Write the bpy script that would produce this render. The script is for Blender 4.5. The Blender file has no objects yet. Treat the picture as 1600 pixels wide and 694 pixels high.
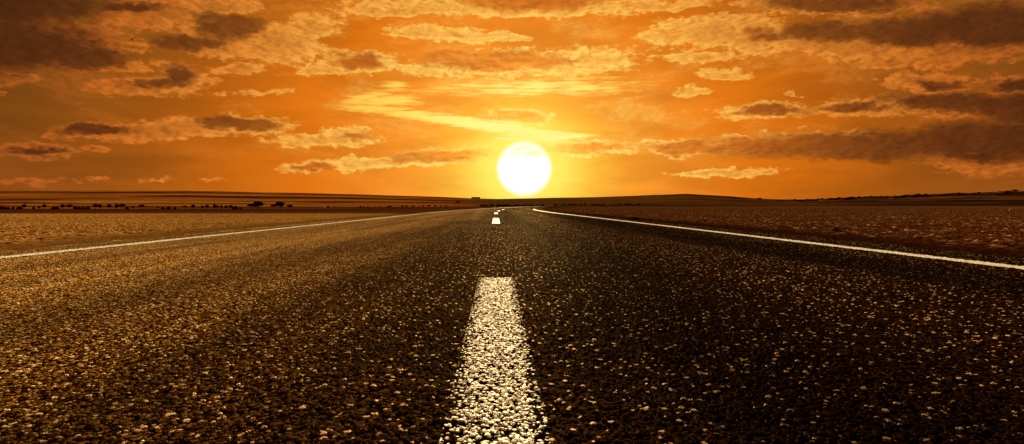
import bpy, math, random
import numpy as np
from mathutils import Vector, Matrix

scene = bpy.context.scene
C = scene.collection
rnd = random.Random(7)

# ------------------------------------------------------------ camera
F, CX, CY, VX, HY, H = 1000.0, 800.0, 347.0, 775.0, 322.0, 0.38
YAW, PITCH = math.atan((CX-VX)/F), math.atan((CY-HY)/F)
cam_data = bpy.data.cameras.new('camera')
cam = bpy.data.objects.new('camera', cam_data)
C.objects.link(cam)
cam_data.sensor_width = 36.0
cam_data.lens = 36.0*F/1600.0
cam_data.clip_start = 0.02
cam_data.clip_end = 60000.0
cam.location = (0, 0, H)
cam.rotation_mode = 'XYZ'
cam.rotation_euler = (math.pi/2-PITCH, 0, -YAW)
scene.camera = cam
scene.render.resolution_x, scene.render.resolution_y = 1024, 444
R3 = cam.rotation_euler.to_matrix()

def ray(px, py):
    return (R3 @ Vector((px-CX, CY-py, -F))).normalized()

def azel(px, py):
    d = ray(px, py)
    return math.atan2(d.x, d.y), math.asin(d.z)

# ------------------------------------------------------------ exposure, sun
EXPOSURE = 2.6
vs = scene.view_settings
scene.display_settings.display_device = 'sRGB'
vs.view_transform = 'Standard'
vs.look = 'None'
vs.gamma = 1.0
vs.use_curve_mapping = False
vs.exposure = EXPOSURE

SUN_AZ, SUN_EL = azel(819, 264)
LAMP_EL = math.radians(7.5)
sl = bpy.data.lights.new('sun_light', 'SUN')
sl.energy = 4.8
sl.angle = math.radians(0.5)
sl.color = (1.0, 0.78, 0.46)
so = bpy.data.objects.new('sun_light', sl)
C.objects.link(so)
ld = Vector((math.sin(SUN_AZ)*math.cos(LAMP_EL), math.cos(SUN_AZ)*math.cos(LAMP_EL), math.sin(LAMP_EL)))
so.rotation_euler = (-ld).to_track_quat('-Z', 'Y').to_euler()

def lin(c):
    return tuple((v/12.92 if v <= 0.04045 else ((v+0.055)/1.055)**2.4) for v in (x/255.0 for x in c))

# ------------------------------------------------------------ node helper
class NT:
    def __init__(s, tree):
        s.t = tree
    def n(s, typ, **kw):
        nd = s.t.nodes.new(typ)
        for k, v in kw.items():
            setattr(nd, k, v)
        return nd
    def put(s, sock, v):
        if isinstance(v, bpy.types.NodeSocket):
            s.t.links.new(v, sock)
        elif v is not None:
            if isinstance(v, tuple) and len(v) == 3 and sock.type == 'RGBA':
                v = v+(1.0,)
            sock.default_value = v
    def m(s, op, a, b=None, c=None, clamp=False):
        nd = s.n('ShaderNodeMath', operation=op, use_clamp=clamp)
        s.put(nd.inputs[0], a)
        if b is not None: s.put(nd.inputs[1], b)
        if c is not None: s.put(nd.inputs[2], c)
        return nd.outputs[0]
    def vm(s, op, a, b=None, scale=None):
        nd = s.n('ShaderNodeVectorMath', operation=op)
        s.put(nd.inputs[0], a)
        if b is not None: s.put(nd.inputs[1], b)
        if scale is not None: s.put(nd.inputs['Scale'], scale)
        return nd.outputs['Value'] if op in ('LENGTH', 'DOT_PRODUCT', 'DISTANCE') else nd.outputs['Vector']
    def mix(s, f, a, b, blend='MIX'):
        nd = s.n('ShaderNodeMix', data_type='RGBA', blend_type=blend)
        s.put(nd.inputs[0], f); s.put(nd.inputs[6], a); s.put(nd.inputs[7], b)
        return nd.outputs[2]
    def noise(s, vec, scale, detail=4, rough=0.55, dist=0.0):
        nd = s.n('ShaderNodeTexNoise')
        s.put(nd.inputs['Vector'], vec); nd.inputs['Scale'].default_value = scale
        nd.inputs['Detail'].default_value = detail; nd.inputs['Roughness'].default_value = rough
        nd.inputs['Distortion'].default_value = dist
        return nd
    def sm(s, x, a, b, lo=0.0, hi=1.0):
        nd = s.n('ShaderNodeMapRange', interpolation_type='SMOOTHSTEP')
        s.put(nd.inputs[0], x); nd.inputs[1].default_value = a; nd.inputs[2].default_value = b
        nd.inputs[3].default_value = lo; nd.inputs[4].default_value = hi
        return nd.outputs[0]
    def ramp(s, x, stops, interp='LINEAR'):
        nd = s.n('ShaderNodeValToRGB'); cr = nd.color_ramp; cr.interpolation = interp
        while len(cr.elements) < len(stops): cr.elements.new(0.5)
        for e, (p, c) in zip(cr.elements, stops):
            e.position = p; e.color = tuple(c)+(1.0,)
        s.put(nd.inputs[0], x)
        return nd.outputs[0]
    def map(s, vec, loc=(0,0,0), rot=(0,0,0), scale=(1,1,1), typ='POINT'):
        nd = s.n('ShaderNodeMapping', vector_type=typ)
        s.put(nd.inputs[0], vec)
        nd.inputs[1].default_value = loc; nd.inputs[2].default_value = rot; nd.inputs[3].default_value = scale
        return nd.outputs[0]

# ------------------------------------------------------------ world: dusk sky with clouds
world = bpy.data.worlds.new('World')
scene.world = world
world.use_nodes = True
wt = world.node_tree
wt.nodes.clear()
W = NT(wt)
gen = W.n('ShaderNodeTexCoord').outputs['Generated']
sep = W.n('ShaderNodeSeparateXYZ'); W.put(sep.inputs[0], gen)
az = W.m('ARCTAN2', sep.outputs[0], sep.outputs[1])
el = W.m('ARCSINE', sep.outputs[2])
cmb = W.n('ShaderNodeCombineXYZ'); W.put(cmb.inputs[0], az); W.put(cmb.inputs[1], el)
uv = cmb.outputs[0]

# distance from the sun in sky angles
du = W.m('SUBTRACT', az, SUN_AZ)
dv = W.m('SUBTRACT', el, SUN_EL)
r_sun = W.m('SQRT', W.m('ADD', W.m('MULTIPLY', du, du), W.m('MULTIPLY', W.m('MULTIPLY', dv, dv), 1.0)))
r_wide = W.m('SQRT', W.m('ADD', W.m('MULTIPLY', du, du), W.m('MULTIPLY', W.m('MULTIPLY', dv, dv), 1.35)))
rw = W.m('DIVIDE', r_wide, 1.0)

SKY = [(0.00, (255,250,150)), (0.055, (255,232,100)), (0.075, (254,212,78)), (0.11, (250,186,60)), (0.16, (243,156,46)),
       (0.23, (231,134,36)), (0.33, (216,112,18)), (0.43, (192,98,16)), (0.54, (156,82,18)), (0.68, (122,68,18)), (1.0, (90,56,22))]
base = W.ramp(rw, [(p, lin(c)) for p, c in SKY])
# upper sky loses red: a greenish brown overhead, away from the sun
hi = W.m('MULTIPLY', W.sm(el, 0.10, 0.34), W.sm(r_wide, 0.25, 0.75))
base = W.mix(W.m('MULTIPLY', hi, 0.75), base, lin((122,78,22)))
# redder layer near the horizon on both sides
low = W.m('MULTIPLY', W.sm(el, 0.10, 0.0), W.sm(r_wide, 0.45, 0.75))
base = W.mix(W.m('MULTIPLY', low, 0.6), base, lin((168,84,26)))

# faint veils of high haze
veil = W.noise(W.map(uv, rot=(0, 0, 0.08), scale=(1, 4.5, 1)), 5, 6, 0.6, 0.5).outputs[0]
base = W.vm('SCALE', base, scale=W.sm(veil, 0.3, 0.7, 0.86, 1.14))
# domain warp
wn1 = W.noise(W.map(uv, scale=(1, 1.7, 1)), 16, 3, 0.6)
wn2 = W.noise(W.map(uv, scale=(1, 1.5, 1)), 75, 4, 0.65)
off1 = W.vm('SUBTRACT', wn1.outputs['Color'], (0.5, 0.5, 0.5))
off2 = W.vm('SUBTRACT', wn2.outputs['Color'], (0.5, 0.5, 0.5))
wuv = W.vm('ADD', uv, W.vm('MULTIPLY', off1, (0.060, 0.026, 0.0)))
wuv = W.vm('ADD', wuv, W.vm('MULTIPLY', off2, (0.024, 0.013, 0.0)))
wuv = W.vm('MULTIPLY', wuv, (1, 1, 0))
suv = W.vm('MULTIPLY', W.vm('ADD', uv, W.vm('MULTIPLY', off1, (0.02, 0.008, 0.0))), (1, 1, 0))

def blob(vec, px, py, rx, ry, rot=0.0, w=1.0):
    a0, e0 = azel(px, py)
    a1, e1 = azel(px+4, py); a2, e2 = azel(px, py-4)
    sx = math.hypot(a1-a0, e1-e0)/4; sy = abs(e2-e0)/4
    sk = math.atan2(e1-e0, a1-a0)
    v = W.map(vec, loc=(a0, e0, 0), rot=(0, 0, math.radians(rot)+sk), scale=(rx*sx, ry*sy, 1), typ='TEXTURE')
    g = W.n('ShaderNodeTexGradient', gradient_type='SPHERICAL')
    W.put(g.inputs[0], v)
    return g.outputs[1] if w == 1.0 else W.m('MULTIPLY', g.outputs[1], w)

def field(vec, lst):
    acc = None
    for b in lst:
        o = blob(vec, *b)
        acc = o if acc is None else W.m('MAXIMUM', acc, o)
    return acc

# lit cloud bodies: px, py, half width, half height, tilt, weight
BODY = [
 (60, 70, 250, 62, 0), (150, 102, 150, 14, 0), (250, 20, 140, 42, 0), (350, 60, 120, 50, -4), (440, 70, 120, 46, 0),
 (345, 10, 90, 26, 0), (490, 40, 70, 30, 0), (240, 133, 150, 24, 2), (275, 120, 58, 30, 0), (370, 110, 60, 14, 0),
 (260, 202, 260, 26, 3), (380, 194, 120, 24, 0), (60, 236, 100, 18, 0), (155, 234, 36, 9, 0), (500, 218, 130, 17, 0), (540, 210, 60, 20, 0),
 (15, 122, 60, 16, 0), (0, 146, 34, 10, 0), (40, 285, 90, 9, 0, .65), (140, 283, 60, 7, 0, .6), (245, 282, 50, 6, 0, .6), (335, 285, 50, 5, 0, .6),
 (560, 100, 110, 24, 0), (500, 110, 60, 14, 0), (820, 100, 250, 32, 1), (930, 92, 100, 30, 0), (670, 110, 80, 14, 0), (700, 54, 130, 20, -3),
 (645, 52, 50, 18, 0), (800, 62, 44, 9, 0), (820, 14, 420, 20, 0), (620, 16, 170, 14, 0), (1010, 8, 150, 14, 0),
 (815, 184, 80, 20, 0), (620, 252, 220, 18, 3), (700, 241, 110, 14, 1), (470, 262, 60, 12, 0), (1130, 270, 120, 11, 2),
 (930, 232, 120, 18, -2), (1060, 230, 120, 18, 0), (1300, 225, 340, 30, 0), (1520, 226, 190, 50, 0), (1150, 214, 50, 9, 0),
 (1190, 175, 110, 20, 2), (1340, 170, 130, 20, 2), (1500, 165, 190, 30, -2), (1440, 130, 110, 26, 0), (1410, 122, 44, 20, 0), (1585, 130, 80, 24, 0),
 (1120, 50, 160, 40, 3), (1040, 60, 70, 24, 0), (1430, 48, 290, 44, 2), (1300, 75, 240, 24, -6), (1500, 78, 170, 26, -6), (1100, 90, 90, 13, 2),
 (1135, 116, 60, 15, 2), (1082, 144, 44, 12, -4), (1300, 8, 230, 22, 0), (1240, 148, 18, 9, 0), (1385, 96, 70, 12, 0),
 (1560, 262, 150, 26, 0, 0.7), (400, 145, 120, 8, 3, 0.6), (1470, 98, 80, 14, 0, .8), (1180, 60, 90, 40, 0), (880, 225, 60, 10, 0),
]
# parts of the clouds too thick for the light to pass
CORE = [
 (40, 70, 205, 58, 0), (10, 14, 270, 40, 0), (130, 90, 110, 24, 0), (200, 12, 90, 16, 0, .7), (365, 44, 74, 30, 4, .85), (330, 30, 50, 18, 0, .6), (295, 66, 80, 20, -3, .8), (276, 118, 44, 24, 0, .9), (250, 128, 50, 12, 0, .6),
 (380, 193, 84, 15, 0), (345, 188, 60, 10, 0), (150, 203, 80, 13, 3), (560, 97, 60, 15, 0), (780, 97, 150, 21, 0), (700, 90, 60, 15, 0), (830, 4, 150, 15, 0),
 (690, 244, 120, 13, 1), (810, 184, 60, 13, 0, .7), (490, 262, 44, 8, 0, .8), (930, 231, 100, 11, -1, .8), (1080, 230, 120, 13, 0), (1320, 228, 330, 28, 0, 1.15), (1540, 220, 230, 42, 0, 1.2), (1420, 226, 200, 34, 0),
 (1200, 174, 80, 12, 0, .9), (1330, 170, 80, 12, 0, .8), (1510, 162, 180, 22, -2), (1590, 168, 100, 30, 0), (1470, 132, 50, 12, 0, .7), (1585, 132, 70, 16, 0, .8),
 (1440, 46, 250, 34, 2, 1.1), (1560, 42, 150, 46, 0, 1.15), (1290, 50, 110, 24, 0), (1300, 6, 170, 18, 0), (1200, 55, 60, 14, 0, .6), (60, 238, 70, 10, 0, .6), (555, 215, 40, 9, 0, .7),
]
# thin high ice cloud and contrail, pale yellow
WISP = [
 (600, 158, 90, 16, 0), (585, 170, 90, 12, -4), (615, 135, 44, 14, 0, .8), (570, 152, 70, 10, 12), (680, 184, 190, 10, -6, 1.2), (760, 196, 130, 12, -6, 1.3),
 (840, 210, 80, 13, 0, 1.3), (850, 215, 110, 9, 2, 1.2), (830, 136, 250, 22, 1, .75), (900, 138, 130, 18, 0, .8), (820, 206, 60, 9, -4), (660, 180, 100, 10, -5),
]
B = field(wuv, BODY)
K = field(wuv, CORE)
S = field(suv, WISP)
nd_ = W.noise(W.map(uv, scale=(1, 2.0, 1)), 38, 7, 0.62, 0.3)
fb = nd_.outputs[0]
# same noise looked up a little nearer the sun: relief of the billows
cs = W.n('ShaderNodeCombineXYZ'); W.put(cs.inputs[0], W.m('MULTIPLY', du, -1.0)); W.put(cs.inputs[1], W.m('SUBTRACT', 0.10, W.m('MULTIPLY', dv, 0.3)))
sh = W.vm('ADD', uv, W.vm('SCALE', W.vm('NORMALIZE', cs.outputs[0]), scale=0.007))
fa = W.noise(W.map(uv, scale=(1, 2.4, 1)), 46, 6, 0.62, 0.2).outputs[0]
fb2 = W.noise(W.map(sh, scale=(1, 2.4, 1)), 46, 6, 0.62, 0.2).outputs[0]
relief = W.m('SUBTRACT', fa, fb2)
fine = W.noise(W.map(uv, scale=(1, 1.8, 1)), 120, 5, 0.7).outputs[0]
pv = W.n('ShaderNodeTexVoronoi', feature='SMOOTH_F1', voronoi_dimensions='2D')
W.put(pv.inputs['Vector'], W.map(W.vm('ADD', uv, W.vm('MULTIPLY', off2, (0.02, 0.012, 0))), scale=(1, 1.7, 1)))
pv.inputs['Scale'].default_value = 62; pv.inputs['Smoothness'].default_value = 0.35
pv.inputs['Detail'].default_value = 2; pv.inputs['Roughness'].default_value = 0.6
puff = W.m('SUBTRACT', 0.42, pv.outputs['Distance'])
strk = W.noise(W.map(uv, rot=(0, 0, 0.04), scale=(1, 6, 1)), 18, 5, 0.6).outputs[0]
fbc = W.m('ADD', W.m('MULTIPLY', W.m('SUBTRACT', fb, 0.5), 0.62), W.m('MULTIPLY', W.m('SUBTRACT', fine, 0.5), 0.32))
fbc = W.m('ADD', fbc, W.m('ADD', W.m('MULTIPLY', puff, 0.22), W.m('MULTIPLY', W.m('SUBTRACT', strk, 0.5), 0.60)))
dens = W.m('ADD', W.m('ADD', B, 0.05), fbc)
gateB = W.sm(B, 0.02, 0.18)
mB = W.m('MULTIPLY', W.sm(dens, 0.16, 0.44), gateB)
# thin broken cloud between the big ones, higher up
hv = W.noise(W.map(uv, rot=(0, 0, 0.05), scale=(1, 2.9, 1)), 7.5, 7, 0.62, 0.4).outputs[0]
mH = W.m('MULTIPLY', W.sm(W.m('ADD', hv, W.m('MULTIPLY', W.m('SUBTRACT', fine, 0.5), 0.12)), 0.48, 0.66), W.sm(el, 0.03, 0.14))
mB = W.m('MAXIMUM', mB, W.m('MULTIPLY', mH, 0.36))
denk = W.m('ADD', W.m('ADD', K, 0.07), W.m('MULTIPLY', fbc, 0.75))
mK = W.m('MULTIPLY', W.m('ADD', W.m('MULTIPLY', W.sm(denk, 0.04, 0.38), 0.55), W.m('MULTIPLY', W.sm(denk, 0.16, 0.60), 0.45)), W.sm(K, 0.02, 0.22))

BR = [(0.0, (255,250,170)), (0.09, (255,232,120)), (0.20, (255,216,104)), (0.32, (252,190,82)), (0.45, (236,146,54)), (0.58, (208,110,36)), (0.72, (170,84,30)), (1.0, (120,64,26))]
DK = [(0.0, (250,190,60)), (0.10, (240,150,44)), (0.20, (214,122,38)), (0.32, (176,88,22)), (0.45, (112,56,18)), (0.58, (82,40,16)), (0.72, (68,32,14)), (1.0, (54,26,14))]
cb = W.ramp(rw, [(p, lin(c)) for p, c in BR])
cd = W.ramp(rw, [(p, lin(c)) for p, c in DK])
rl = W.m('ADD', 1.0, W.m('MULTIPLY', relief, 1.25))
rl = W.m('MAXIMUM', W.m('MINIMUM', rl, 1.35), 0.45)
rl = W.m('MULTIPLY', rl, W.sm(fine, 0.2, 0.8, 0.86, 1.12))
thick = W.sm(W.m('ADD', B, W.m('MULTIPLY', fbc, 0.8)), 0.36, 0.78)
cb = W.mix(W.m('MULTIPLY', thick, 0.42), cb, W.mix(0.5, base, cd))
shade = W.m('SUBTRACT', 1.0, rl)
warm = W.vm('MULTIPLY', W.mix(0.55, base, cd), (1.02, 0.94, 0.8))
cb = W.mix(W.m('MULTIPLY', W.sm(shade, -0.12, 0.50), 0.85), cb, warm)
cb = W.vm('SCALE', cb, scale=W.m('MAXIMUM', W.m('MULTIPLY_ADD', W.m('SUBTRACT', rl, 1.0), 0.5, 1.0), 0.97))
rl2 = W.m('MULTIPLY', W.m('ADD', 1.0, W.m('MULTIPLY', relief, 1.1)), W.sm(hv, 0.35, 0.65, 0.85, 1.2))
cd = W.vm('SCALE', cd, scale=rl2)
sky = W.mix(W.m('MULTIPLY', mB, 0.86), base, cb)
sky = W.mix(W.m('MULTIPLY', mK, 0.92), sky, cd)
# wisps
st = W.noise(W.map(uv, rot=(0, 0, math.radians(7)), scale=(1, 12, 1)), 22, 6, 0.66).outputs[0]
mS = W.sm(W.m('ADD', S, W.m('MULTIPLY', W.m('SUBTRACT', st, 0.5), 2.0)), 0.12, 0.85)
mS = W.m('MULTIPLY', mS, W.sm(S, 0.0, 0.3))
cw = W.ramp(rw, [(0.0, lin((255,255,210))), (0.11, lin((255,250,140))), (0.22, lin((255,218,88))), (0.4, lin((240,160,60)))])
sky = W.mix(W.m('MULTIPLY', mS, 0.95), sky, cw)
# aureole close round the sun
glow = W.m('POWER', W.sm(r_sun, 0.14, 0.03), 2.2)
sky = W.mix(W.m('MULTIPLY', glow, 0.8), sky, lin((255,238,96)))
sky = W.mix(W.m('POWER', W.sm(r_sun, 0.049, 0.037), 2.0), sky, (1.3, 1.25, 0.8))
# below the horizon: dim earth colour
sky = W.mix(W.sm(el, -0.01, -0.06), sky, (0.06, 0.03, 0.012))
# broad dim of what lies behind the camera
sky = W.mix(W.m('MULTIPLY', W.sm(W.m('ABSOLUTE', az), 0.9, 1.8), 0.25), sky, lin((120, 84, 60)))
nish = W.n('ShaderNodeTexSky', sky_type='NISHITA')
nish.sun_disc = False
nish.sun_elevation = LAMP_EL
nish.sun_rotation = SUN_AZ
nish.air_density = 2.0; nish.dust_density = 4.0
bg1 = W.n('ShaderNodeBackground'); W.put(bg1.inputs[0], sky); bg1.inputs[1].default_value = 1.0/2**EXPOSURE
bg2 = W.n('ShaderNodeBackground'); W.put(bg2.inputs[0], W.mix(1.0, nish.outputs[0], (1.0, 0.5, 0.12), 'MULTIPLY')); bg2.inputs[1].default_value = 0.0004
ad = W.n('ShaderNodeAddShader'); W.put(ad.inputs[0], bg1.outputs[0]); W.put(ad.inputs[1], bg2.outputs[0])
W.put(W.n('ShaderNodeOutputWorld').inputs[0], ad.outputs[0])
world.cycles.sampling_method = 'MANUAL'
world.cycles.sample_map_resolution = 1024

# ------------------------------------------------------------ object helpers
def mesh_np(name, verts, faces, mat, parent=None, smooth=True):
    me = bpy.data.meshes.new(name)
    verts = np.asarray(verts, dtype=np.float32); faces = np.asarray(faces, dtype=np.int32)
    nf, k = faces.shape
    me.vertices.add(len(verts)); me.vertices.foreach_set('co', verts.ravel())
    me.loops.add(nf*k); me.loops.foreach_set('vertex_index', faces.ravel())
    me.polygons.add(nf)
    me.polygons.foreach_set('loop_start', np.arange(0, nf*k, k, dtype=np.int32))
    me.polygons.foreach_set('loop_total', np.full(nf, k, dtype=np.int32))
    me.polygons.foreach_set('use_smooth', np.full(nf, smooth, dtype=bool))
    me.update(calc_edges=True)
    me.materials.append(mat)
    o = bpy.data.objects.new(name, me); C.objects.link(o)
    if parent: o.parent = parent
    return o

def mesh_py(name, verts, faces, mat, parent=None, smooth=False):
    me = bpy.data.meshes.new(name)
    me.from_pydata(verts, [], faces); me.update()
    if smooth:
        me.polygons.foreach_set('use_smooth', [True]*len(me.polygons))
    me.materials.append(mat)
    o = bpy.data.objects.new(name, me); C.objects.link(o)
    if parent: o.parent = parent
    return o

def grid(X, Y, Z):
    nr, nc = X.shape
    v = np.stack([X, Y, Z], -1).reshape(-1, 3)
    i = np.arange(nr*nc).reshape(nr, nc)
    f = np.stack([i[:-1, :-1], i[:-1, 1:], i[1:, 1:], i[1:, :-1]], -1).reshape(-1, 4)
    return v, f

def struct(o):
    o['kind'] = 'structure'; return o

def tag(o, label, cat, group=None):
    o['label'] = label; o['category'] = cat
    if group: o['group'] = group
    return o

def empty(name, loc, rz=0.0):
    o = bpy.data.objects.new(name, None); C.objects.link(o)
    o.location = loc; o.rotation_euler = (0, 0, rz); o.empty_display_size = 0.2
    return o

def material(name):
    m = bpy.data.materials.new(name); m.use_nodes = True
    m.node_tree.nodes.clear()
    N = NT(m.node_tree)
    return m, N

def matte(N, col, gloss=0.0, rough=0.4, gcol=(1.0, 0.66, 0.28)):
    d = N.n('ShaderNodeBsdfDiffuse'); N.put(d.inputs[0], col); d.inputs[1].default_value = 0.6
    if isinstance(gloss, float) and gloss == 0.0: return d
    g = N.n('ShaderNodeBsdfGlossy'); N.put(g.inputs[0], gcol); N.put(g.inputs['Roughness'], rough)
    mx = N.n('ShaderNodeMixShader'); N.put(mx.inputs[0], gloss); N.put(mx.inputs[1], d.outputs[0]); N.put(mx.inputs[2], g.outputs[0])
    return mx

def principled(N, col, rough=0.8, spec=0.3, normal=None):
    if spec < 0.2:
        d = matte(N, col)
        if normal is not None: N.put(d.inputs['Normal'], normal)
        return d
    p = N.n('ShaderNodeBsdfPrincipled')
    N.put(p.inputs['Base Color'], col); N.put(p.inputs['Roughness'], rough)
    N.put(p.inputs['Specular IOR Level'], spec)
    if normal is not None: N.put(p.inputs['Normal'], normal)
    return p

def simple_mat(name, c1, c2, scale, rough=0.9, spec=0.1):
    m, N = material(name)
    co = N.n('ShaderNodeTexCoord').outputs['Object']
    n = N.noise(co, scale, 4, 0.6).outputs[0]
    p = principled(N, N.mix(N.sm(n, 0.35, 0.65), c1, c2), rough, spec)
    N.put(N.n('ShaderNodeOutputMaterial').inputs[0], p.outputs[0])
    return m

# ------------------------------------------------------------ the road's course and the lie of the land
def hermite(x, xs, ys):
    xs = np.asarray(xs, float); ys = np.asarray(ys, float)
    d = np.diff(ys)/np.diff(xs)
    m = np.empty(len(xs)); m[0] = d[0]; m[-1] = d[-1]
    m[1:-1] = np.where(d[:-1]*d[1:] > 0, 2*d[:-1]*d[1:]/(d[:-1]+d[1:]+1e-12), 0)
    x = np.clip(x, xs[0], xs[-1])
    i = np.clip(np.searchsorted(xs, x, side='right')-1, 0, len(xs)-2)
    h = xs[i+1]-xs[i]; t = (x-xs[i])/h
    return (ys[i]*(2*t**3-3*t**2+1) + m[i]*h*(t**3-2*t**2+t) + ys[i+1]*(-2*t**3+3*t**2) + m[i+1]*h*(t**3-t**2))

RY = [-30, 0, 36, 49, 60, 73, 100, 150, 210, 300]
RX = [0, 0, 0, 0.2, 0.5, 1.1, 3.6, 11.0, 21.0, 38.0]
RZ = [0, 0, 0, 0, 0, 0, 0.06, 0.20, 0.36, 0.36]
def road_x(y): return hermite(y, RY, RX)
def road_z(y): return hermite(y, RY, RZ)

PK = np.array([-400, 0, 100, 300, 400, 550, 650, 740, 775, 830, 900, 1000, 1075, 1140, 1190, 1230, 1300, 1400, 1450, 1500, 1600, 1900])
SKYL = np.array([301, 299.5, 299, 299.2, 301, 304, 307, 310, 311, 310.3, 309, 306, 303, 306.5, 310.3, 313.4, 310.5, 307, 304.5, 302, 299.5, 296])
DK_ = [36, 60, 100, 200, 480, 700, 900, 1250, 1650, 2050, 3200]
LEFT = [10.55, 9.6, 8.6, 7.2, 5.0, 3.2, 0.0]
CENT = [10.55, 6.33, 3.2, 0.6, 2.0, 1.5, -0.5]
RIGH = [10.55, 6.33, 4.0, 2.2, 0.9, 0.2, -1.0]
def table():
    T = np.zeros((len(PK), len(DK_)))
    for j, (p, s) in enumerate(zip(PK, SKYL)):
        wl = np.clip((700-p)/90, 0, 1); wr = np.clip((p-850)/60, 0, 1); wc = 1-wl-wr
        base = [wl*a+wc*b+wr*c for a, b, c in zip(LEFT, CENT, RIGH)]
        top = s-HY
        T[j, :7] = base
        T[j, 7] = top*0.50; T[j, 8] = top*0.82; T[j, 9] = top; T[j, 10] = top*0.35
    return T
TAB = table()

def vnoise(x, y, seed=0):
    xi = np.floor(x).astype(np.int64); yi = np.floor(y).astype(np.int64)
    fx = x-xi; fy = y-yi
    fx = fx*fx*(3-2*fx); fy = fy*fy*(3-2*fy)
    def hsh(a, b):
        n = (a*374761393 + b*668265263 + seed*974711) & 0x7fffffff
        n = ((n ^ (n >> 13))*1274126177) & 0x7fffffff
        return ((n ^ (n >> 16)) & 0xffff)/65535.0
    return (hsh(xi, yi)*(1-fx)+hsh(xi+1, yi)*fx)*(1-fy) + (hsh(xi, yi+1)*(1-fx)+hsh(xi+1, yi+1)*fx)*fy

def terrain_z(x, y):
    x = np.asarray(x, float); y = np.asarray(y, float)
    D = np.hypot(x, y)+1e-6
    a = np.clip(np.arctan2(x, y), -0.87, 0.84)
    p = VX + F*np.tan(a)
    De = np.where(np.abs(np.arctan2(x, y)) < 0.84, D*np.cos(a), D*0.67)
    h = np.zeros_like(D)
    cols = [np.interp(p, PK, TAB[:, k]) for k in range(len(DK_))]
    colsA = np.stack(cols, -1)
    lx = np.log(np.clip(De, DK_[0], DK_[-1])); lk = np.log(np.array(DK_))
    i = np.clip(np.searchsorted(lk, lx, side='right')-1, 0, len(lk)-2)
    t = (lx-lk[i])/(lk[i+1]-lk[i])
    def g(k): return np.take_along_axis(colsA, np.clip(k, 0, len(lk)-1)[..., None], -1)[..., 0]
    y0, y1, y2, y3 = g(i-1), g(i), g(i+1), g(i+2)
    m1 = (y2-y0)*0.35; m2 = (y3-y1)*0.35
    h = y1*(2*t**3-3*t**2+1)+m1*(t**3-2*t**2+t)+y2*(-2*t**3+3*t**2)+m2*(t**3-t**2)
    z = H - h*np.minimum(De, DK_[-1])/F
    z = np.where(De <= 36, 0.0, z)
    # long low undulation growing with distance
    amp = np.clip((De-300)/1700, 0, 1)*1.6
    z = z + amp*((vnoise(x/170, y/110, 3)-0.5)*1.3 + (vnoise(x/60+9, y/45, 5)-0.5)*0.6)
    # broken low hills on the right
    z = z + np.clip((p-1170)/60, 0, 1)*np.clip((De-1200)/800, 0, 1)*((vnoise(x/95, y/140, 21)-0.45)*7 + (vnoise(x/34, y/60, 22)-0.5)*3.2)
    # level bed for the road
    side = np.abs(x-road_x(y))
    yy = (y > -40) & (y < 300)
    w = np.where(yy, np.clip((9.0-side)/4.0, 0, 1), 0)
    w = w*w*(3-2*w)
    z = z*(1-w) + road_z(y)*w
    return z

# ------------------------------------------------------------ asphalt
def asphalt_height(N, co):
    v1 = N.n('ShaderNodeTexVoronoi', feature='F1'); N.put(v1.inputs['Vector'], co); v1.inputs['Scale'].default_value = 104
    jag = N.noise(co, 210, 2, 0.6).outputs[0]
    d1 = N.m('ADD', v1.outputs['Distance'], N.m('MULTIPLY', N.m('SUBTRACT', jag, 0.5), 0.45))
    dome = N.sm(d1, 0.62, 0.30)
    v2 = N.n('ShaderNodeTexVoronoi', feature='F1'); N.put(v2.inputs['Vector'], co); v2.inputs['Scale'].default_value = 56
    dome = N.m('MAXIMUM', dome, N.m('MULTIPLY', N.sm(N.m('ADD', v2.outputs['Distance'], N.m('MULTIPLY', N.m('SUBTRACT', jag, 0.5), 0.3)), 0.46, 0.24), 1.25))
    cellr = N.n('ShaderNodeSeparateColor'); N.put(cellr.inputs[0], v1.outputs['Color'])
    n1 = N.noise(co, 35, 3, 0.6).outputs[0]
    big = N.noise(co, 6, 2, 0.5).outputs[0]
    fineh = N.noise(co, 420, 3, 0.7).outputs[0]
    hgt = N.m('MULTIPLY', dome, N.m('ADD', 0.35, N.m('MULTIPLY', cellr.outputs[0], 0.9)))
    hgt = N.m('ADD', hgt, N.m('MULTIPLY', n1, 0.9))
    hgt = N.m('ADD', hgt, N.m('MULTIPLY', fineh, 0.34))
    tot = N.m('ADD', hgt, N.m('MULTIPLY', big, 0.7))
    return hgt, tot, cellr, v1

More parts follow.
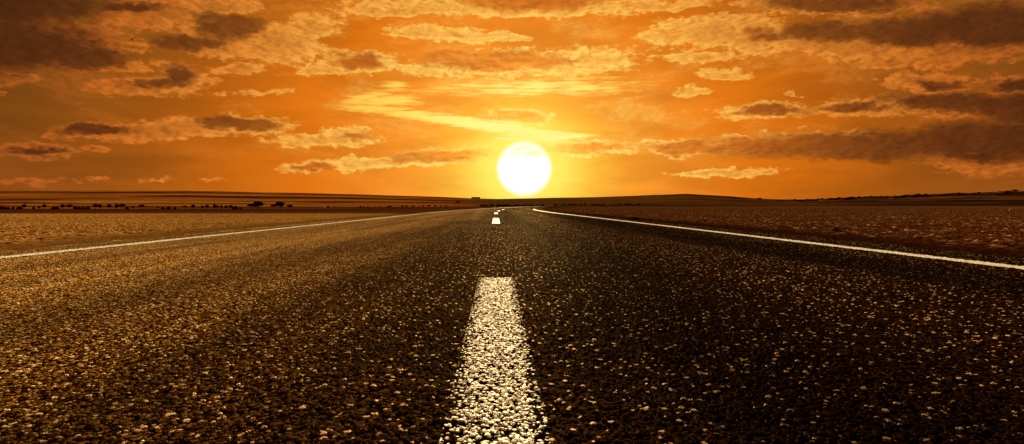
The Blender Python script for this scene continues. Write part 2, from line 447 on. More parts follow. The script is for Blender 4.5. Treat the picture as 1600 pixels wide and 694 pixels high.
def make_asphalt():
    m, N = material('asphalt')
    m.displacement_method = 'BOTH'
    co = N.n('ShaderNodeTexCoord').outputs['Object']
    hgt, tot, cell, v1 = asphalt_height(N, co)
    sp = N.n('ShaderNodeSeparateXYZ'); N.put(sp.inputs[0], co)
    # uneven light painted into the asphalt colour: golden left, near-black right; wheel paths vary
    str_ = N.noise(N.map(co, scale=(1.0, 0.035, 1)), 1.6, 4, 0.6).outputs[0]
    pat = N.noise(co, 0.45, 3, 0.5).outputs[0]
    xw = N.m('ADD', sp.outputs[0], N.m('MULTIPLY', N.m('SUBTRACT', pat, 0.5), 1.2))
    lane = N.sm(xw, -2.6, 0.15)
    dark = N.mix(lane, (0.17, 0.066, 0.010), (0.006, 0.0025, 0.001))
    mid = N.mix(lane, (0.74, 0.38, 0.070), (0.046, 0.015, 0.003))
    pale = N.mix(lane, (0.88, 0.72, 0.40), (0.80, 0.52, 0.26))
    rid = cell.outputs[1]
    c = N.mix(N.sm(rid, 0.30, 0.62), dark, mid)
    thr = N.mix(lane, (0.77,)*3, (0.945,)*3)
    sepT = N.n('ShaderNodeSeparateColor'); N.put(sepT.inputs[0], thr)
    isp = N.m('MULTIPLY', N.m('GREATER_THAN', rid, sepT.outputs[0]), N.sm(N.m('ADD', v1.outputs['Distance'], N.m('MULTIPLY', N.m('SUBTRACT', N.noise(co, 260, 2, 0.6).outputs[0], 0.5), 0.5)), 0.50, 0.36))
    v2c = N.n('ShaderNodeTexVoronoi', feature='F1'); N.put(v2c.inputs['Vector'], co); v2c.inputs['Scale'].default_value = 56
    s2 = N.n('ShaderNodeSeparateColor'); N.put(s2.inputs[0], v2c.outputs['Color'])
    c = N.mix(N.m('MULTIPLY', N.sm(v2c.outputs['Distance'], 0.42, 0.36), N.m('GREATER_THAN', s2.outputs[1], 0.6)), c, N.mix(s2.outputs[0], dark, mid))
    isp = N.m('MAXIMUM', isp, N.m('MULTIPLY', N.m('GREATER_THAN', s2.outputs[2], 0.95), N.sm(v2c.outputs['Distance'], 0.40, 0.30)))
    c = N.mix(isp, c, pale)
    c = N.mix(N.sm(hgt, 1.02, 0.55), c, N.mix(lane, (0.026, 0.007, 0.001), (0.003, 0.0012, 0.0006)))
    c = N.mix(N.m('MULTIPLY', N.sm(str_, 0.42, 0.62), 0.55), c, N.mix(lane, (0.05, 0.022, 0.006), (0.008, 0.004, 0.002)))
    # darker bands along the right lane's outer wheel path and beside the centre line
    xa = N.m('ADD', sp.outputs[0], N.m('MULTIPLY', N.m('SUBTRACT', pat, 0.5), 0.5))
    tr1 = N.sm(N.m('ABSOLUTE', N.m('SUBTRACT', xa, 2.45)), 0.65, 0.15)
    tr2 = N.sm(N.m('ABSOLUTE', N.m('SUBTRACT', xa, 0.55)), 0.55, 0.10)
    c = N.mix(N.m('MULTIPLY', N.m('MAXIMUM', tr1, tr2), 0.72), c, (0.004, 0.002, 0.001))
    p = matte(N, c, N.m('ADD', 0.0005, N.m('MULTIPLY', isp, 0.012)), 0.45)
    out = N.n('ShaderNodeOutputMaterial'); N.put(out.inputs[0], p.outputs[0])
    d = N.n('ShaderNodeDisplacement'); N.put(d.inputs['Height'], tot)
    d.inputs['Midlevel'].default_value = 1.1; d.inputs['Scale'].default_value = 0.0036
    N.put(out.inputs['Displacement'], d.outputs[0])
    return m

def make_paint(name, lo, hi, noise_scale=14, ragged=False, col=(0.80, 0.76, 0.66)):
    m, N = material(name)
    m.displacement_method = 'BOTH'
    co = N.n('ShaderNodeTexCoord').outputs['Object']
    hgt, tot, cell, v1 = asphalt_height(N, co)
    wear = N.noise(co, noise_scale, 3, 0.6).outputs[0]
    k = N.m('ADD', hgt, N.m('MULTIPLY', N.m('SUBTRACT', wear, 0.5), 0.7))
    if ragged:
        sx = N.n('ShaderNodeSeparateXYZ'); N.put(sx.inputs[0], co)
        k = N.m('SUBTRACT', k, N.m('MULTIPLY', N.sm(N.m('ABSOLUTE', sx.outputs[0]), 0.050, 0.092), 0.60))
    a = N.sm(k, lo, hi)
    # dirt rubbed into the paint
    dn = N.noise(co, 160, 3, 0.7).outputs[0]
    c = N.mix(N.sm(dn, 0.50, 0.78), col, (0.55, 0.42, 0.24))
    c = N.mix(N.sm(cell.outputs[2], 0.5, 1.0), c, (0.74, 0.66, 0.50))
    p = matte(N, c, 0.045, 0.5, (1.0, 0.9, 0.7))
    tr = N.n('ShaderNodeBsdfTransparent')
    mx = N.n('ShaderNodeMixShader'); N.put(mx.inputs[0], a); N.put(mx.inputs[1], tr.outputs[0]); N.put(mx.inputs[2], p.outputs[0])
    out = N.n('ShaderNodeOutputMaterial'); N.put(out.inputs[0], mx.outputs[0])
    d = N.n('ShaderNodeDisplacement'); N.put(d.inputs['Height'], tot)
    d.inputs['Midlevel'].default_value = 1.1; d.inputs['Scale'].default_value = 0.0036
    N.put(out.inputs['Displacement'], d.outputs[0])
    return m

def geo(a, b, r, dmin):
    out = [a]
    while out[-1] < b:
        out.append(out[-1]+max(dmin, abs(out[-1])*r))
    out[-1] = b
    return np.array(out)

XL, XR = -3.60, 3.20       # edge lines
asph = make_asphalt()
rows = np.concatenate([np.arange(-14, 0.6, 0.1), geo(0.62, 300, 0.0046, 0.003)])
xr = geo(0.0, 3.85, 0.007, 0.0042)
xl = geo(0.0, 4.15, 0.007, 0.0042)
cols = np.concatenate([-xl[:0:-1], xr])
Xg, Yg = np.meshgrid(cols, rows)
sl_ = (road_x(Yg+0.5)-road_x(Yg-0.5))
nrm = np.sqrt(1+sl_**2)
Xg = Xg + np.where(np.abs(Xg) > 3.62, np.sign(Xg)*np.clip((np.abs(Xg)-3.62)/0.3, 0, 1)*((vnoise(Yg*2.1, np.sign(Xg)*3, 11)-0.5)*0.22+(vnoise(Yg*9, np.sign(Xg)*3, 12)-0.5)*0.09), 0)
Xr = road_x(Yg)+Xg/nrm; Yr = Yg-Xg*sl_/nrm
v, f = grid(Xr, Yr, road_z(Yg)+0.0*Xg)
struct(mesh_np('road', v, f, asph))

def strip(name, x0, x1, y0, y1, mat, dx, r, dmin, zoff=0.0022, step0=None):
    ys = geo(max(y0, 0.62), y1, r, dmin)
    if y0 < 0.62: ys = np.concatenate([np.arange(y0, 0.61, 0.05), ys])
    xs = np.linspace(x0, x1, max(2, int(round((x1-x0)/dx))+1))
    X, Y = np.meshgrid(xs, ys)
    s = road_x(Y+0.5)-road_x(Y-0.5); n = np.sqrt(1+s**2)
    v, f = grid(road_x(Y)+X/n, Y-X*s/n, road_z(Y)+zoff+Y*0.00004)
    return struct(mesh_np(name, v, f, mat))

paint_near = make_paint('worn_white_paint', 0.76, 0.98, 14, True, (0.92, 0.89, 0.78))
paint_far = make_paint('white_paint', 0.30, 0.62, 5)
strip('centre_line_dash', -0.090, 0.090, -2.6, 3.36, paint_near, 0.0022, 0.0025, 0.0022)
for y0 in (13.7, 30.1, 46.5, 62.9):
    strip('centre_line_dash', -0.088, 0.088, y0, y0+6.1, paint_far, 0.02, 0.003, 0.02, 0.004)
strip('edge_line', XL-0.07, XL+0.07, -14, 290, paint_far, 0.012, 0.004, 0.01, 0.004)
strip('edge_line', XR-0.075, XR+0.075, -14, 76, paint_far, 0.012, 0.004, 0.01, 0.004)

# ------------------------------------------------------------ ground as one sheet out past the hills
def make_ground():
    m, N = material('farmland')
    co = N.n('ShaderNodeTexCoord').outputs['Object']
    sp = N.n('ShaderNodeSeparateXYZ'); N.put(sp.inputs[0], co)
    # long parcels of stubble, fallow and plough
    wob = N.noise(N.map(co, scale=(1, 1.4, 1)), 0.0028, 3, 0.5).outputs['Color']
    wc = N.vm('ADD', co, N.vm('MULTIPLY', N.vm('SUBTRACT', wob, (0.5,)*3), (0, 170, 0)))
    vo = N.n('ShaderNodeTexVoronoi', feature='F1', voronoi_dimensions='2D')
    N.put(vo.inputs['Vector'], N.map(wc, rot=(0, 0, 0.10), scale=(1/620, 1/70, 1))); vo.inputs['Scale'].default_value = 1.0
    vs_ = N.n('ShaderNodeSeparateColor'); N.put(vs_.inputs[0], vo.outputs['Color'])
    lft = N.sm(sp.outputs[0], 60, -120)
    parL = N.ramp(vs_.outputs[0], [(0.0, (0.10, 0.022, 0.004)), (0.22, (0.26, 0.075, 0.012)), (0.40, (0.42, 0.15, 0.020)), (0.58, (0.52, 0.22, 0.030)), (0.72, (0.12, 0.026, 0.005)), (0.84, (0.50, 0.19, 0.02))], 'CONSTANT')
    parR = N.ramp(vs_.outputs[0], [(0.0, (0.05, 0.014, 0.004)), (0.30, (0.10, 0.035, 0.009)), (0.55, (0.15, 0.06, 0.012)), (0.70, (0.03, 0.011, 0.004)), (0.85, (0.20, 0.075, 0.016))], 'CONSTANT')
    c = N.mix(lft, parR, parL)
    # shelter belts between parcels
    ve = N.n('ShaderNodeTexVoronoi', feature='DISTANCE_TO_EDGE', voronoi_dimensions='2D')
    N.put(ve.inputs['Vector'], N.map(wc, rot=(0, 0, 0.10), scale=(1/620, 1/70, 1))); ve.inputs['Scale'].default_value = 1.0
    c = N.mix(N.m('MULTIPLY', N.sm(ve.outputs[0], 0.09, 0.03), 0.75), c, (0.022, 0.010, 0.004))
    # dark scrub on the right-hand ridge
    scr = N.noise(N.map(co, scale=(1, 2.2, 1)), 0.006, 5, 0.6).outputs[0]
    c = N.mix(N.m('MULTIPLY', N.m('MULTIPLY', N.sm(scr, 0.44, 0.56), N.sm(sp.outputs[0], 380, 700)), 0.85), c, (0.022, 0.012, 0.006))
    # olive slope straight ahead
    mid = N.m('MULTIPLY', N.sm(sp.outputs[0], -130, 20), N.sm(sp.outputs[0], 620, 300))
    midf = N.m('MULTIPLY', mid, N.sm(sp.outputs[1], 850, 1200))
    c = N.mix(N.m('MULTIPLY', midf, 0.8), c, (0.15, 0.070, 0.010))
    # valley floor: dark red soil
    vy = N.m('MULTIPLY', N.sm(sp.outputs[1], 700, 420), 1.0)
    vc = N.mix(lft, (0.10, 0.040, 0.012), (0.060, 0.014, 0.004))
    vn = N.noise(N.map(co, scale=(0.15, 1, 1)), 0.03, 4, 0.6).outputs[0]
    vc = N.mix(N.sm(vn, 0.45, 0.62), vc, N.mix(lft, (0.16, 0.07, 0.02), (0.10, 0.030, 0.008)))
    c = N.mix(vy, c, vc)
    g1 = N.noise(co, 0.05, 6, 0.7).outputs[0]
    c = N.mix(0.5, c, N.mix(N.sm(g1, 0.35, 0.65), (0.6,)*3, (1.3,)*3), 'MULTIPLY')
    # gravel verge close to the road
    g2 = N.noise(co, 9, 5, 0.7).outputs[0]
    near = N.sm(N.vm('LENGTH', co), 60, 34)
    c = N.mix(near, c, N.mix(N.sm(g2, 0.35, 0.65), (0.055, 0.022, 0.008), (0.16, 0.075, 0.025)))
    b = N.n('ShaderNodeBump'); b.inputs['Strength'].default_value = 0.8; b.inputs['Distance'].default_value = 0.03
    N.put(b.inputs['Height'], N.noise(co, 14, 5, 0.7).outputs[0])
    p = principled(N, c, 0.95, 0.03, b.outputs[0])
    N.put(N.n('ShaderNodeOutputMaterial').inputs[0], p.outputs[0])
    return m

ang = np.concatenate([np.linspace(-180, -52, 60)[:-1], np.linspace(-52, 52, 900)[:-1], np.linspace(52, 180, 60)])
rad = np.concatenate([[0.4, 1, 2, 3, 4.5], geo(6, 5200, 0.022, 1.0)])
A_, R_ = np.meshgrid(np.radians(ang), rad)
Xt = R_*np.sin(A_); Yt = R_*np.cos(A_)
Zt = terrain_z(Xt, Yt)
Zt = Zt - np.clip((70-R_)/40, 0, 1)*0.07 - 0.02 - np.where(np.abs(Xt-road_x(Yt)) < 5.5, 0.10, 0)
v, f = grid(Xt, Yt, Zt)
v = np.concatenate([v, [[0, 0, -0.15]]])
k = len(v)-1
struct(mesh_np('ground', v, f[:, ::-1], make_ground()))

# ------------------------------------------------------------ near ploughed fields with real clods
def make_field(name, cols, clod, amp, verge):
    lo, mid, hi_, spk = cols
    m, N = material(name)
    m.displacement_method = 'BOTH'
    co = N.n('ShaderNodeTexCoord').outputs['Object']
    vo = N.n('ShaderNodeTexVoronoi', feature='F1'); N.put(vo.inputs['Vector'], co); vo.inputs['Scale'].default_value = clod
    cs_ = N.n('ShaderNodeSeparateColor'); N.put(cs_.inputs[0], vo.outputs['Color'])
    dome = N.sm(vo.outputs['Distance'], 0.7, 0.05)
    n1 = N.noise(co, clod*0.35, 5, 0.65).outputs[0]
    big = N.noise(co, 0.7, 3, 0.5).outputs[0]
    hgt = N.m('ADD', N.m('MULTIPLY', N.m('MULTIPLY', dome, cs_.outputs[0]), 1.0), N.m('MULTIPLY', n1, 1.3))
    hgt = N.m('ADD', hgt, N.m('MULTIPLY', N.noise(co, clod*5, 3, 0.7).outputs[0], 0.25))
    sp = N.n('ShaderNodeSeparateXYZ'); N.put(sp.inputs[0], co)
    edge = N.sm(N.m('ADD', N.m('ABSOLUTE', sp.outputs[0]), N.m('MULTIPLY', big, 0.5)), verge, verge+0.7)
    c = N.mix(N.sm(n1, 0.36, 0.56), lo, mid)
    c = N.mix(N.sm(cs_.outputs[1], 0.55, 0.9), c, hi_)
    c = N.mix(N.m('GREATER_THAN', cs_.outputs[2], 0.94), c, spk)
    bb = N.noise(N.map(co, scale=(0.25, 1, 1)), 0.5, 4, 0.6).outputs[0]
    c = N.mix(N.m('MULTIPLY', N.sm(bb, 0.42, 0.66), 0.4), c, lo)
    vc = N.mix(N.sm(N.noise(co, 22, 4, 0.7).outputs[0], 0.4, 0.6), tuple(x*0.55 for x in lo), tuple(x*0.7 for x in mid))
    c = N.mix(edge, vc, c)
    p = principled(N, c, 0.95, 0.03)
    out = N.n('ShaderNodeOutputMaterial'); N.put(out.inputs[0], p.outputs[0])
    d = N.n('ShaderNodeDisplacement'); N.put(d.inputs['Height'], N.m('MULTIPLY', N.m('SUBTRACT', hgt, 0.7), N.m('ADD', 0.15, N.m('MULTIPLY', edge, 0.85))))
    d.inputs['Midlevel'].default_value = 0.0; d.inputs['Scale'].default_value = amp
    N.put(out.inputs['Displacement'], d.outputs[0])
    return m

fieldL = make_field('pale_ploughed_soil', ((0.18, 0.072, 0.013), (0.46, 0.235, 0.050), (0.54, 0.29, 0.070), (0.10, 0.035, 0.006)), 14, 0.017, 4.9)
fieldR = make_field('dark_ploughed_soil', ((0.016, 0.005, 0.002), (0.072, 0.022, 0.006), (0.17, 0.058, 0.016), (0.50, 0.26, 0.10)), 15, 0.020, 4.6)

def field_sheet(name, sgn, x0, x1, y0, y1, mat, hz):
    xs = geo(x0, x1, 0.0058, 0.02); ys = np.concatenate([np.arange(-12, y0, 0.4), geo(y0, y1, 0.0055, 0.02)])
    X, Y = np.meshgrid(xs, ys)
    bx = np.where(Y > 30, np.abs(road_x(Y)), 0)*1.0
    Xw = sgn*X + road_x(Y)
    lift = np.clip((X-x0)/1.2, 0, 1)
    Z = terrain_z(Xw, Y)*1.0 - 0.03*(1-lift) + hz*lift
    # settle the far edge into the ground sheet
    Z -= np.clip((Y-(y1-2.5))/2.5, 0, 1)*0.16 + np.clip((X-(x1-4))/4, 0, 1)*0.16
    v, f = grid(Xw, Y, Z)
    if sgn < 0: f = f[:, ::-1]
    return struct(mesh_np(name, v, f, mat))
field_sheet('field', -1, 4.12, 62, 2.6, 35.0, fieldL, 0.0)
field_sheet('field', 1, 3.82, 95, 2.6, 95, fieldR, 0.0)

# ------------------------------------------------------------ the setting sun
def sun_mat():
    m, N = material('sun_surface')
    e = N.n('ShaderNodeEmission')
    co = N.n('ShaderNodeTexCoord').outputs['Object']
    n = N.noise(N.map(co, scale=(1, 1, 3.5)), 0.0013, 2, 0.5).outputs[0]
    sp = N.n('ShaderNodeSeparateXYZ'); N.put(sp.inputs[0], co)
    n2 = N.noise(N.map(co, scale=(1, 1, 7)), 0.0024, 4, 0.6).outputs[0]
    b1 = N.m('MULTIPLY', N.sm(n2, 0.44, 0.60), N.sm(sp.outputs[2], 230, 430))
    spx = N.m('MULTIPLY', N.sm(sp.outputs[0], -120, 250), N.sm(sp.outputs[2], 250, 480))
    band = N.m('MULTIPLY', N.m('MAXIMUM', b1, N.m('MULTIPLY', spx, N.sm(n2, 0.30, 0.62))), 0.75)
    N.put(e.inputs[0], N.mix(band, (1.0, 0.96, 0.80), (1.0, 0.62, 0.035)))
    e.inputs[1].default_value = 0.36*4/2**EXPOSURE*1.0
    N.put(N.n('ShaderNodeOutputMaterial').inputs[0], e.outputs[0])
    return m
def uv_sphere(rx, ry, rz, nu=48, nv=24):
    vs2, fs = [], []
    for j in range(nv+1):
        th = math.pi*j/nv
        for i in range(nu):
            ph = 2*math.pi*i/nu
            vs2.append((rx*math.sin(th)*math.cos(ph), ry*math.sin(th)*math.sin(ph), rz*math.cos(th)))
    for j in range(nv):
        for i in range(nu):
            fs.append((j*nu+i, (j+1)*nu+i, (j+1)*nu+(i+1) % nu, j*nu+(i+1) % nu))
    return vs2, fs
SD = 20000.0
sd = ray(819, 264)
vs2, fs = uv_sphere(SD*0.0408, SD*0.0408, SD*0.0378)
sun = mesh_py('sun', vs2, fs, sun_mat(), None, True)
sun.location = sd*SD
tag(sun, 'huge white setting sun disc low over the hills', 'sun')

# ------------------------------------------------------------ trees and shrubs
leaf = simple_mat('dark_foliage', (0.035, 0.018, 0.008), (0.080, 0.040, 0.014), 1.5)
bark = simple_mat('bark', (0.05, 0.03, 0.02), (0.10, 0.06, 0.035), 6)

def crown_mesh(name, lumps, n, sz, seed):
    r = random.Random(seed); vs2, fs = [], []
    wsum = sum(l[3]**2 for l in lumps)
    for cx, cy, cz, rr, fz in lumps:
        for _ in range(max(8, int(n*rr*rr/wsum))):
            d = Vector((r.gauss(0, 1), r.gauss(0, 1), r.gauss(0, 1))).normalized()
            q = rr*(r.random()**0.4)*r.uniform(0.85, 1.12)
            c = Vector((cx+d.x*q, cy+d.y*q, max(0.05, cz+d.z*q*fz)))
            s = sz*r.uniform(0.6, 1.3)
            u = Vector((r.gauss(0, 1), r.gauss(0, 1), r.gauss(0, 1))).normalized()
            w = u.orthogonal().normalized()
            t = u.cross(w)
            b0 = len(vs2)
            for a in (0, 1.9, 3.3, 4.9):
                vs2.append(tuple(c+(w*math.cos(a)+t*math.sin(a))*s*r.uniform(.7, 1.1)+u*r.uniform(-.3, .3)*s))
            fs.append((b0, b0+1, b0+2, b0+3))
    return vs2, fs

def tube(path, radii, n=7):
    vs2, fs = [], []
    for k, (p, rr) in enumerate(zip(path, radii)):
        for i in range(n):
            a = 2*math.pi*i/n
            vs2.append((p[0]+rr*math.cos(a), p[1]+rr*math.sin(a), p[2]))
    for k in range(len(path)-1):
        for i in range(n):
            fs.append((k*n+i, k*n+(i+1) % n, (k+1)*n+(i+1) % n, (k+1)*n+i))
    return vs2, fs

def join(parts):
    V, Fc = [], []
    for a, b in parts:
        o = len(V); V += a; Fc += [tuple(i+o for i in q) for q in b]
    return V, Fc

# prototypes, unit = about 4 m tall
def trunk_parts(h, lumps):
    parts = [tube([(0, 0, -0.3), (0.05, 0, h*0.5), (0, 0.03, h)], [0.16, 0.11, 0.07])]
    for cx, cy, cz, rr, fz in lumps:
        parts.append(tube([(0, 0, h*0.6), (cx*0.6, cy*0.6, (h+cz)/2), (cx, cy, cz)], [0.08, 0.05, 0.02], 5))
    return join(parts)
PROTO = {
 'round': ([(0, 0, 2.6, 1.35, .9), (0.8, 0.2, 2.3, .9, .8), (-0.9, -.1, 2.4, .85, .8), (0.2, .5, 3.2, .8, .8)], 1.5),
 'spread': ([(0, 0, 2.9, 1.2, .6), (1.3, 0.2, 2.7, 1.0, .6), (-1.2, .2, 2.6, 1.1, .6), (0.5, -.4, 3.3, .7, .7)], 1.9),
 'tall': ([(0, 0, 2.2, .75, 1.3), (0.15, 0, 3.2, .55, 1.2), (-.2, .1, 1.6, .6, 1.0)], 1.0),
 'open': ([(0.7, 0, 2.6, .8, .8), (-.8, .1, 3.0, .75, .8), (0.1, .2, 3.5, .6, .7), (-.3, 0, 2.0, .5, .7)], 1.6),
}
MESHES = {}
for kk, (lumps, th) in PROTO.items():
    a = crown_mesh('crown', lumps, 1100, 0.26, len(kk)*13+ord(kk[0]))
    MESHES[kk] = (trunk_parts(th, lumps), a)
SH = {
 'low': [(0, 0, .45, .7, .6), (.7, .1, .35, .5, .7), (-.6, 0, .4, .55, .7), (.2, .2, .8, .4, .7)],
 'mound': [(0, 0, .8, 1.1, .75), (.9, .2, .6, .8, .8), (-1.0, 0, .5, .8, .8), (.1, 0, 1.4, .6, .7)],
}
for kk, l in SH.items():
    MESHES[kk] = (join([tube([(0, 0, -.2), (dx*.4, 0.0, .4), (dx, .1, .8)], [.06, .04, .015], 5) for dx in (-.5, 0, .45)]), crown_mesh('c', l, 700, 0.2, 31+len(kk)))
DONE = {}
def plant(name, kind, px, depth, height, label, cat, group, wid=1.0, zoff=0.0, lean=0):
    """stand a tree at bearing px and the given depth along the road direction"""
    x = depth*(px-VX)/F; y = depth
    z = float(terrain_z(np.array([x]), np.array([y]))[0])
    nat = {'round': 4.0, 'spread': 4.0, 'tall': 4.0, 'open': 4.1, 'low': 1.1, 'mound': 2.0}[kind]
    s = height/nat
    root = empty(name, (x, y, z-0.05*s+zoff), rnd.uniform(0, 6.28))
    root.scale = (s*wid, s*wid, s)
    if kind not in DONE:
        (tv, tf), (cv, cf) = MESHES[kind]
        t = mesh_py('trunk' if kind not in ('low', 'mound') else 'stem', tv, tf, bark, root)
        c = mesh_py('crown' if kind not in ('low', 'mound') else 'foliage', cv, cf, leaf, root)
        DONE[kind] = (t, c)
    else:
        for s0 in DONE[kind]:
            c = s0.copy(); C.objects.link(c); c.parent = root
    tag(root, label, cat, group)
    return root

ORD = ['first', 'second', 'third', 'fourth', 'fifth', 'sixth', 'seventh', 'eighth', 'ninth', 'tenth', 'eleventh', 'twelfth', 'thirteenth', 'fourteenth',
       'fifteenth', 'sixteenth', 'seventeenth', 'eighteenth', 'nineteenth', 'twentieth']
def ordn(i):
    if i < 20: return ORD[i]
    t = ['twentieth', 'thirtieth', 'fortieth', 'fiftieth', 'sixtieth', 'seventieth']
    tt = ['twenty', 'thirty', 'forty', 'fifty', 'sixty', 'seventy']
    n = i+1
    return t[n//10-2] if n % 10 == 0 else tt[n//10-2]+'-'+ORD[n % 10-1]

LOOK = {'round': 'round-crowned dark tree', 'spread': 'wide flat-crowned dark tree', 'tall': 'slim upright dark tree', 'open': 'open two-headed dark tree'}
VALLEY = [(1, 'round', 4.2), (52, 'open', 3.6), (82, 'open', 3.4), (74, 'round', 2.3), (110, 'round', 3.3), (120, 'spread', 3.3), (159, 'round', 3.8), (166, 'round', 3.4), (180, 'round', 3.5),
          (191, 'tall', 4.0), (199, 'spread', 3.9), (216, 'round', 2.4), (229, 'spread', 3.3), (254, 'round', 2.0), (295, 'spread', 2.6), (308, 'round', 3.3),
          (322, 'round', 2.6), (329, 'round', 3.1), (340, 'tall', 3.8), (343, 'spread', 3.1), (351, 'tall', 3.0), (358, 'round', 2.8), (365, 'round', 3.0)]
VALLEY.sort()
for i, (px, kd, h_) in enumerate(VALLEY):
    plant('tree', kd, px, 470+rnd.uniform(-15, 15), h_*1.1, '%s, %s from the left in the valley row' % (LOOK[kd], ordn(i)), 'tree', 'trees in the valley row on the left', 1.1)
for i, px in enumerate([11, 16, 22, 28, 35, 45, 66, 96, 101, 129, 134, 141, 148, 207, 262, 270, 280, 372, 380]):
    plant('shrub', 'low' if i % 2 else 'mound', px, 455+rnd.uniform(-15, 15), rnd.uniform(1.6, 2.6), 'low dark shrub, %s from the left, between the valley row trees' % ordn(i), 'shrub', 'low shrubs in the valley row on the left', 0.8)
plant('tree', 'round', 407, 470, 6.2, 'largest dark tree of the valley row, behind the left edge line', 'tree', 'big trees at the end of the valley row', 1.5)
plant('tree', 'spread', 398, 465, 4.0, 'squat dark tree touching the left flank of the largest tree', 'tree', 'big trees at the end of the valley row', 1.6)
plant('tree', 'round', 441, 470, 5.8, 'tall dark tree of the clump right of the largest tree', 'tree', 'big trees at the end of the valley row', 1.6)
plant('tree', 'spread', 432, 465, 4.0, 'sloping dark tree on the left of the second clump', 'tree', 'big trees at the end of the valley row', 1.3)
plant('tree', 'spread', 456, 480, 3.8, 'low dark tree right of the second clump', 'tree', 'big trees at the end of the valley row', 1.3)
for i, px in enumerate([515, 524, 563, 571, 578, 588, 597, 606, 611, 621, 630, 638, 646, 655, 663, 671, 679, 690, 699]):
    plant('small_tree', ['round', 'tall', 'round', 'spread'][i % 4], px+rnd.uniform(-2, 2), 600+rnd.uniform(-25, 25), rnd.uniform(1.9, 3.0),
          'small dark tree, %s from the left in the thin far row' % ordn(i), 'tree', 'small trees in the thin far row', 1.1)
for i in range(22):
    px = 752+i*4.6+rnd.uniform(-1.5, 1.5)
    plant('bush', 'mound', px, 820+rnd.uniform(-20, 20), rnd.uniform(2.0, 3.2), 'dark bush, %s from the left in the hedge where the road vanishes' % ordn(i), 'bush', 'bushes of the hedge at the end of the road', 1.3)
for i in range(20):
    px = 868+i*7.0+rnd.uniform(-3, 3)
    plant('bush', 'low' if i % 3 else 'mound', px, 900+rnd.uniform(-30, 60), rnd.uniform(1.4, 2.4), 'faint low bush, %s from the left along the foot of the right hill' % ordn(i), 'bush', 'low bushes at the foot of the right hill', 1.6)
pxs = []
q = 1186.0
while q < 1606:
    pxs.append(q); q += rnd.uniform(3.5, 22.0)
for i, px in enumerate(pxs):
    kd = rnd.choice(['round', 'mound', 'mound', 'round', 'mound'])
    hh = rnd.uniform(2.0, 5.0) if px < 1570 else rnd.uniform(5, 9)
    plant('ridge_tree', kd, px, 2000+rnd.uniform(-60, 40), hh, 'dark tree on the right-hand ridge skyline, %s from its left end' % ordn(i), 'tree', 'trees along the right-hand ridge', rnd.uniform(1.9, 3.2), zoff=-1.0)
for i in range(36):
    px = rnd.choice([rnd.uniform(1225, 1340), rnd.uniform(1395, 1480), rnd.uniform(1480, 1600)])
    pxs2 = px
    root = plant('slope_tree', rnd.choice(['round', 'mound', 'mound']), px, rnd.uniform(1550, 1850), rnd.uniform(3, 6), '', 'tree', 'trees on the slope under the right-hand ridge', 2.6)
    root['px'] = px
sl_trees = sorted([o for o in C.objects if 'px' in o.keys()], key=lambda o: o['px'])
for i, o in enumerate(sl_trees):
    o['label'] = 'dark tree below the right-hand ridge skyline, %s from the left on the slope' % ordn(i)
    del o['px']

# ------------------------------------------------------------ far buildings
white_wall = simple_mat('limewash', (0.75, 0.70, 0.60), (0.82, 0.78, 0.70), 0.6)
dark_wall = simple_mat('dark_wall', (0.05, 0.03, 0.02), (0.08, 0.05, 0.03), 0.4)
roof_m = simple_mat('clay_tiles', (0.10, 0.045, 0.025), (0.16, 0.07, 0.04), 0.8)
door_m = simple_mat('old_timber', (0.05, 0.03, 0.02), (0.09, 0.05, 0.03), 2)
def boxv(x0, x1, y0, y1, z0, z1):
    v = [(x, y, z) for z in (z0, z1) for y in (y0, y1) for x in (x0, x1)]
    return v, [(0, 2, 3, 1), (4, 5, 7, 6), (0, 1, 5, 4), (1, 3, 7, 5), (3, 2, 6, 7), (2, 0, 4, 6)]
def house(name, px, depth, L, Dp, hw, hr, wallm, label, cat, doors, wins, roofm=roof_m, extra=None, rz=0.0, zoff=0.0):
    x = depth*(px-VX)/F
    z = float(terrain_z(np.array([x]), np.array([depth]))[0])
    r = empty(name, (x, depth, z-0.2+zoff), rz)
    tag(r, label, cat)
    a, b = L/2, Dp/2
    parts = [boxv(-a, a, -b, b, -1.0, hw)]
    V, Fc = join(parts)
    n0 = len(V)
    V += [(-a, -b, hw+.002), (-a, b, hw+.002), (-a, 0, hw+hr*.92), (a, -b, hw+.002), (a, b, hw+.002), (a, 0, hw+hr*.92)]
    Fc += [(n0, n0+2, n0+1), (n0+3, n0+4, n0+5)]
    mesh_py('wall', V, Fc, wallm, r)
    e = .35; t = .14
    RV = [(-a-e, -b-e, hw-.05), (a+e, -b-e, hw-.05), (a+e, 0, hw+hr), (-a-e, 0, hw+hr), (-a-e, b+e, hw-.05), (a+e, b+e, hw-.05)]
    RV += [(p[0], p[1], p[2]+t) for p in RV]
    RF = [(0, 3, 2, 1), (3, 4, 5, 2), (6, 7, 8, 9), (9, 8, 11, 10), (0, 1, 7, 6), (4, 10, 11, 5), (0, 6, 9, 3), (3, 9, 10, 4), (1, 2, 8, 7), (2, 5, 11, 8)]
    mesh_py('roof', RV, RF, roofm, r)
    for dx, dw, dh in doors:
        mesh_py('door', *boxv(dx-dw/2, dx+dw/2, -b-.06, -b+.02, 0.0, dh), door_m, r)
    for wx, wz, ww, wh in wins:
        mesh_py('window', *boxv(wx-ww/2, wx+ww/2, -b-.05, -b+.02, wz, wz+wh), door_m, r)
    return r
house('farm_shed', 743.5, 2040, 27, 9, 3.0, 1.6, dark_wall, 'long low dark farm shed on the skyline left of the sun', 'shed', [(-6, 3.5, 2.6), (6, 3.5, 2.6)], [(0, 1.4, 1.2, .8), (11, 1.4, 1.2, .8)])
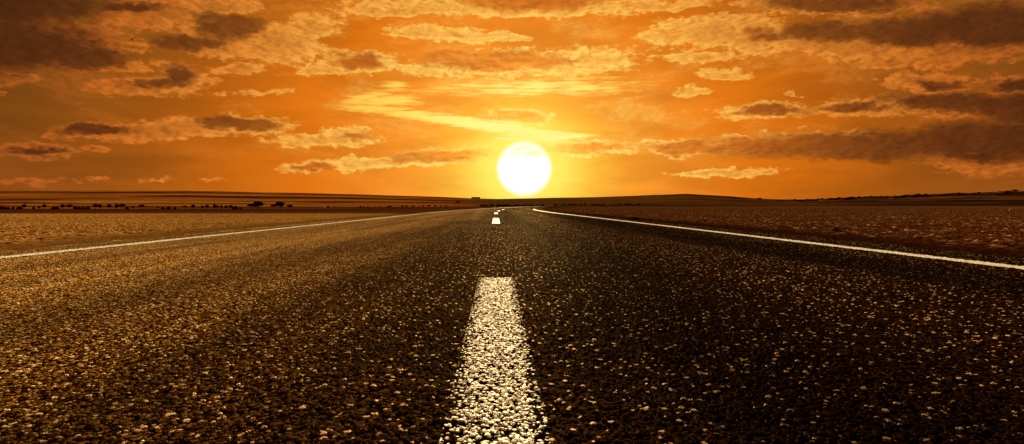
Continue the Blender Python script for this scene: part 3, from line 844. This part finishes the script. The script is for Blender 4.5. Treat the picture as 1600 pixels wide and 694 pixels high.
house('white_hut', 508, 640, 2.2, 2.2, 1.5, .6, white_wall, 'tiny white hut beside the far row of small trees', 'hut', [(0.3, .7, 1.3)], [(-.6, .8, .4, .4)], white_wall)
house('white_farmhouse', 1292, 1600, 17, 7, 2.8, 1.4, white_wall, 'long white farmhouse below the right-hand ridge near its saddle', 'farmhouse', [(0, 1.2, 2.1)], [(-5, 1.1, 1.1, 1.0), (5, 1.1, 1.1, 1.0)])
house('white_cottage', 1401, 1500, 5, 4, 2.4, 1.1, white_wall, 'small white cottage on the slope under the right-hand ridge', 'cottage', [(0.8, .9, 2.0)], [(-1.2, 1.0, .9, .9)])
house('pale_barn', 716, 1150, 9, 6, 2.2, 1.2, simple_mat('pale_plaster', (0.35, 0.22, 0.12), (0.45, 0.3, 0.18), .5), 'pale barn at the field edge below the dark skyline shed', 'barn', [(1, 2.2, 2.0)], [(-3, 1.0, .8, .7)])

# ------------------------------------------------------------ stones by the road
stone_d = simple_mat('dark_stone', (0.03, 0.018, 0.012), (0.07, 0.04, 0.025), 14)
stone_p = simple_mat('pale_stone', (0.55, 0.45, 0.33), (0.70, 0.60, 0.46), 14)
def rock(name, px, depth, s, mat, seed, label):
    vs2, fs = uv_sphere(1, 1, 1, 16, 9)
    r = random.Random(seed)
    dirs = [Vector((r.gauss(0, 1), r.gauss(0, 1), r.gauss(0, 1))).normalized() for _ in range(9)]
    out = []
    for p in vs2:
        q = Vector(p); k = 1.0
        for d in dirs:
            t = q.dot(d)
            if t > 0.72: k = min(k, 0.72/t*1.0)
        q = q*k
        out.append((q.x*s*1.3, q.y*s, q.z*s*0.75))
    o = mesh_py(name, out, fs, mat, None, False)
    x = depth*(px-VX)/F
    o.location = (x, depth, float(terrain_z(np.array([x]), np.array([depth]))[0])+s*0.35)
    tag(o, label, 'stone')
rock('stone', 994, 17.5, 0.085, stone_d, 1, 'dark stone lying just off the right edge line, nearer the vanishing point')
rock('stone', 985, 18.0, 0.045, stone_d, 5, 'small dark stone left of the larger dark stone off the right edge line')
rock('stone', 1316, 10.0, 0.03, stone_p, 2, 'pale stone sitting on the dark clod in the right field')
rock('stone', 1314, 9.7, 0.045, stone_d, 3, 'dark stone at the front of the right field below the pale one')
rock('stone', 1597, 52, 0.17, stone_p, 4, 'white stone at the right border of the photo, far out in the dark field')

# ------------------------------------------------------------ birds
feather = simple_mat('dark_feather', (0.02, 0.012, 0.008), (0.05, 0.03, 0.02), 8)
def bird(px, py, dist, span, roll, yaw, label):
    d = ray(px, py)
    root = empty('bird', d*dist, 0); root.rotation_euler = (0, math.radians(roll), math.radians(yaw))
    root.location = Vector((0, 0, H)) + d*dist
    # body along y: spindle with head, beak and tail
    st_ = [(-.50, .004, .13), (-.36, .03, .10), (-.22, .055, .055), (-.05, .085, .085), (.12, .085, .085), (.24, .055, .055), (.31, .05, .055), (.37, .035, .035), (.40, .012, .014), (.46, .002, .002)]
    V, Fc = [], []
    n = 10
    for (yy, rz, rx) in st_:
        for i in range(n):
            a = 2*math.pi*i/n
            V.append((rx*math.cos(a), yy, rz*math.sin(a)))
    for k in range(len(st_)-1):
        for i in range(n):
            Fc.append((k*n+i, k*n+(i+1) % n, (k+1)*n+(i+1) % n, (k+1)*n+i))
    mesh_py('body', V, Fc, feather, root, True)
    for s in (-1, 1):
        stn = [(.05, .17, -.10, .02, .02), (.30, .19, -.08, .10, .016), (.55, .17, -.06, .13, .012), (.80, .08, -.12, .09, .008), (1.0, -.05, -.17, .03, .003)]
        V, Fc = [], []
        for (t, y1, y0, zz, th) in stn:
            x = s*t*span/2
            V += [(x, y1, zz), (x, (y1+y0)/2, zz+th), (x, y0, zz), (x, (y1+y0)/2, zz-th)]
        for k in range(len(stn)-1):
            for i in range(4):
                Fc.append((k*4+i, k*4+(i+1) % 4, (k+1)*4+(i+1) % 4, (k+1)*4+i))
        mesh_py('wing', V, Fc, feather, root, True)
    tag(root, label, 'bird', 'birds gliding on the left')
bird(207, 62, 105, 1.35, -38, 25, 'largest dark bird gliding with raised tilted wings below the top left cloud')
bird(156, 219, 150, 1.3, -22, 40, 'small dark bird gliding under the long left cloud, right of the smallest')
bird(81, 234, 200, 1.2, 10, -20, 'smallest dark bird, leftmost and lowest in the sky')

scene.render.engine = 'CYCLES'
scene.cycles.max_bounces = 4
scene.cycles.diffuse_bounces = 2
scene.cycles.transparent_max_bounces = 6
